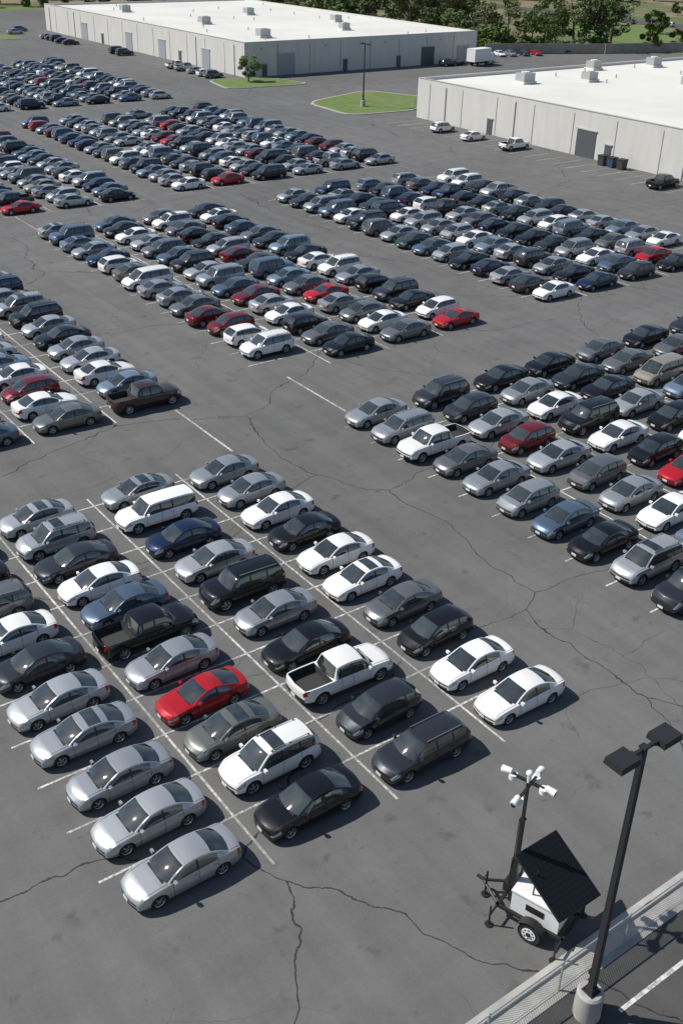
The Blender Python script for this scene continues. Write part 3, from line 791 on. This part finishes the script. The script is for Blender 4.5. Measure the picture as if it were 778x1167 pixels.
obj("ornamental_tree",tree_mesh("ornamental_tree",4.8,2.3,2400,.16,5,leaf=2),(111.5,182.5,.12))
T=[tree_mesh("tree%d"%i,h,c,2600,.34,20+i,leaf=l,low=lo) for i,(h,c,l,lo) in enumerate(((15,5.6,0,.12),(12,5.2,1,.08),(16,5.4,1,.2),(10,5.2,0,.06),(6,3.4,2,.03)))]
def puttree(name,i,a,b,s=1):
    o=obj(name,T[i],(a,b,0),random.random()*6.28);o.scale=(s*random.uniform(.9,1.15),s*random.uniform(.9,1.15),s)
for k in range(34):
    b=204+k*5.6+random.uniform(-2,2);puttree("eucalyptus_tree",random.choice([0,1,2,3]),random.uniform(194,210),b,random.uniform(.7,1.05))
for k in range(40):
    puttree("shrub",4,random.uniform(188,196),200+k*4.6+random.uniform(-2,2),random.uniform(.5,1.0))
for k in range(26):
    puttree("broadleaf_tree",random.choice([1,3,4,4]),62+k*5+random.uniform(-2,2),random.uniform(352,372),random.uniform(.5,.9))
for a,b,i,s in ((214,196,2,.95),(219,192,0,1.05),(225,194,2,.95),(209,200,0,.8),(228,184,4,.8),(238,183,4,.8),(247,181,4,.7),(256,180,3,.55),(272,178,4,.9),(280,190,1,.6),(268,215,4,1),(262,230,4,.9),(275,240,3,.6)):
    puttree("eucalyptus_tree" if i<3 else "broadleaf_tree",i,a,b,s)
for k in range(16): puttree("shrub",4,188+k*1.9+random.uniform(-.5,.5),199.5-k*.75+random.uniform(.5,2),random.uniform(.35,.6))
parts=[tree_geo(h,c,420,.62,60+i,low=.12) for i,(h,c) in enumerate(((14,5.5),(11,5),(17,6),(9,5)))]
V=[];Fc=[];Mi=[];off=0
r=random.Random(3)
def addt(g,a,b,s):
    global off
    t=r.random()*6.28;c,sn=math.cos(t)*s,math.sin(t)*s
    lf=1 if r.random()<.6 else 2
    arr=np.array(g.v);x=arr[:,0]*c-arr[:,1]*sn+a;y=arr[:,0]*sn+arr[:,1]*c+b
    V.append(np.stack([x,y,arr[:,2]*s],1));Fc.extend([tuple(i+off for i in f) for f in g.f]);Mi.extend([lf if q else 0 for q in g.m]);off+=len(arr)
for k in range(150):
    a=r.uniform(212,280);b=r.uniform(215,470)
    if b<225+(a-212)*1.3: continue
    addt(r.choice(parts),a,b,r.uniform(.6,1.1))
for k in range(90): addt(r.choice(parts),r.uniform(305,420),r.uniform(300,560),r.uniform(.7,1.2))
for k in range(80): addt(r.choice(parts),r.uniform(60,200),r.uniform(380,460),r.uniform(.7,1.2))
for k in range(22): addt(r.choice(parts),r.uniform(306,340),r.uniform(100,300),r.uniform(.4,.8))
me=bpy.data.meshes.new("distant_trees");me.from_pydata(np.concatenate(V).tolist(),[],Fc);me.materials.append(M_BARK);me.materials.append(M_LEAF[0]);me.materials.append(M_LEAF[1])
me.polygons.foreach_set("material_index",Mi);obj("distant_trees",me)
for a,b in ((290,262),(290,250),(296,240),(290,228),(296,215),(290,205)):
    o=put(rc(KW),rc(CW),a,b,1);o.rotation_euler[2]=math.pi/2;o.location.z=.03

# ------------------------------------------------------------------ light
az=Vector((-.712,.718,0)).normalized();el=math.radians(48)
sv=Vector((az.x*math.cos(el),az.y*math.cos(el),math.sin(el)))
sun=bpy.data.lights.new("sun",'SUN');sun.energy=5.0;sun.angle=math.radians(.5);sun.color=(1,.955,.885)
so=bpy.data.objects.new("sun",sun);COL.objects.link(so);so.rotation_euler=(-sv).to_track_quat('-Z','Y').to_euler();so.location=(0,0,80)
w=bpy.data.worlds.new("World");scene.world=w;w.use_nodes=True
nt=w.node_tree;bg=nt.nodes["Background"];sk=nt.nodes.new("ShaderNodeTexSky");sk.sky_type='NISHITA';sk.sun_disc=False
sk.sun_elevation=el;sk.sun_rotation=math.atan2(az.x,az.y)%(2*math.pi);sk.air_density=1.0;sk.dust_density=.6
nt.links.new(sk.outputs[0],bg.inputs[0]);bg.inputs[1].default_value=.09
scene.view_settings.view_transform='Standard';scene.view_settings.look='None';scene.view_settings.exposure=0

# ------------------------------------------------------------------ camera
f=1198.7;th=math.radians(29.72);ro=math.radians(-1.513);yaw=math.radians(36.694)
Rt=Vector((math.cos(yaw),-math.sin(yaw),0));Fh=Vector((math.sin(yaw),math.cos(yaw),0))
F=Fh*math.cos(th)+Vector((0,0,-math.sin(th)));Dn=-Fh*math.sin(th)+Vector((0,0,-math.cos(th)))
c,s=math.cos(ro),math.sin(ro)
ux=Rt*c+Dn*s;vy=-Rt*s+Dn*c
cam=bpy.data.cameras.new("camera");co=bpy.data.objects.new("camera",cam);COL.objects.link(co)
m=Matrix.Identity(4)
for i in range(3): m[i][0]=ux[i];m[i][1]=-vy[i];m[i][2]=-F[i]
m[0][3],m[1][3],m[2][3]=0,0,28.47
co.matrix_world=m
cam.sensor_fit='VERTICAL';cam.sensor_height=24;cam.lens=f/1167*24;cam.clip_end=8000;cam.clip_start=.5
scene.camera=co
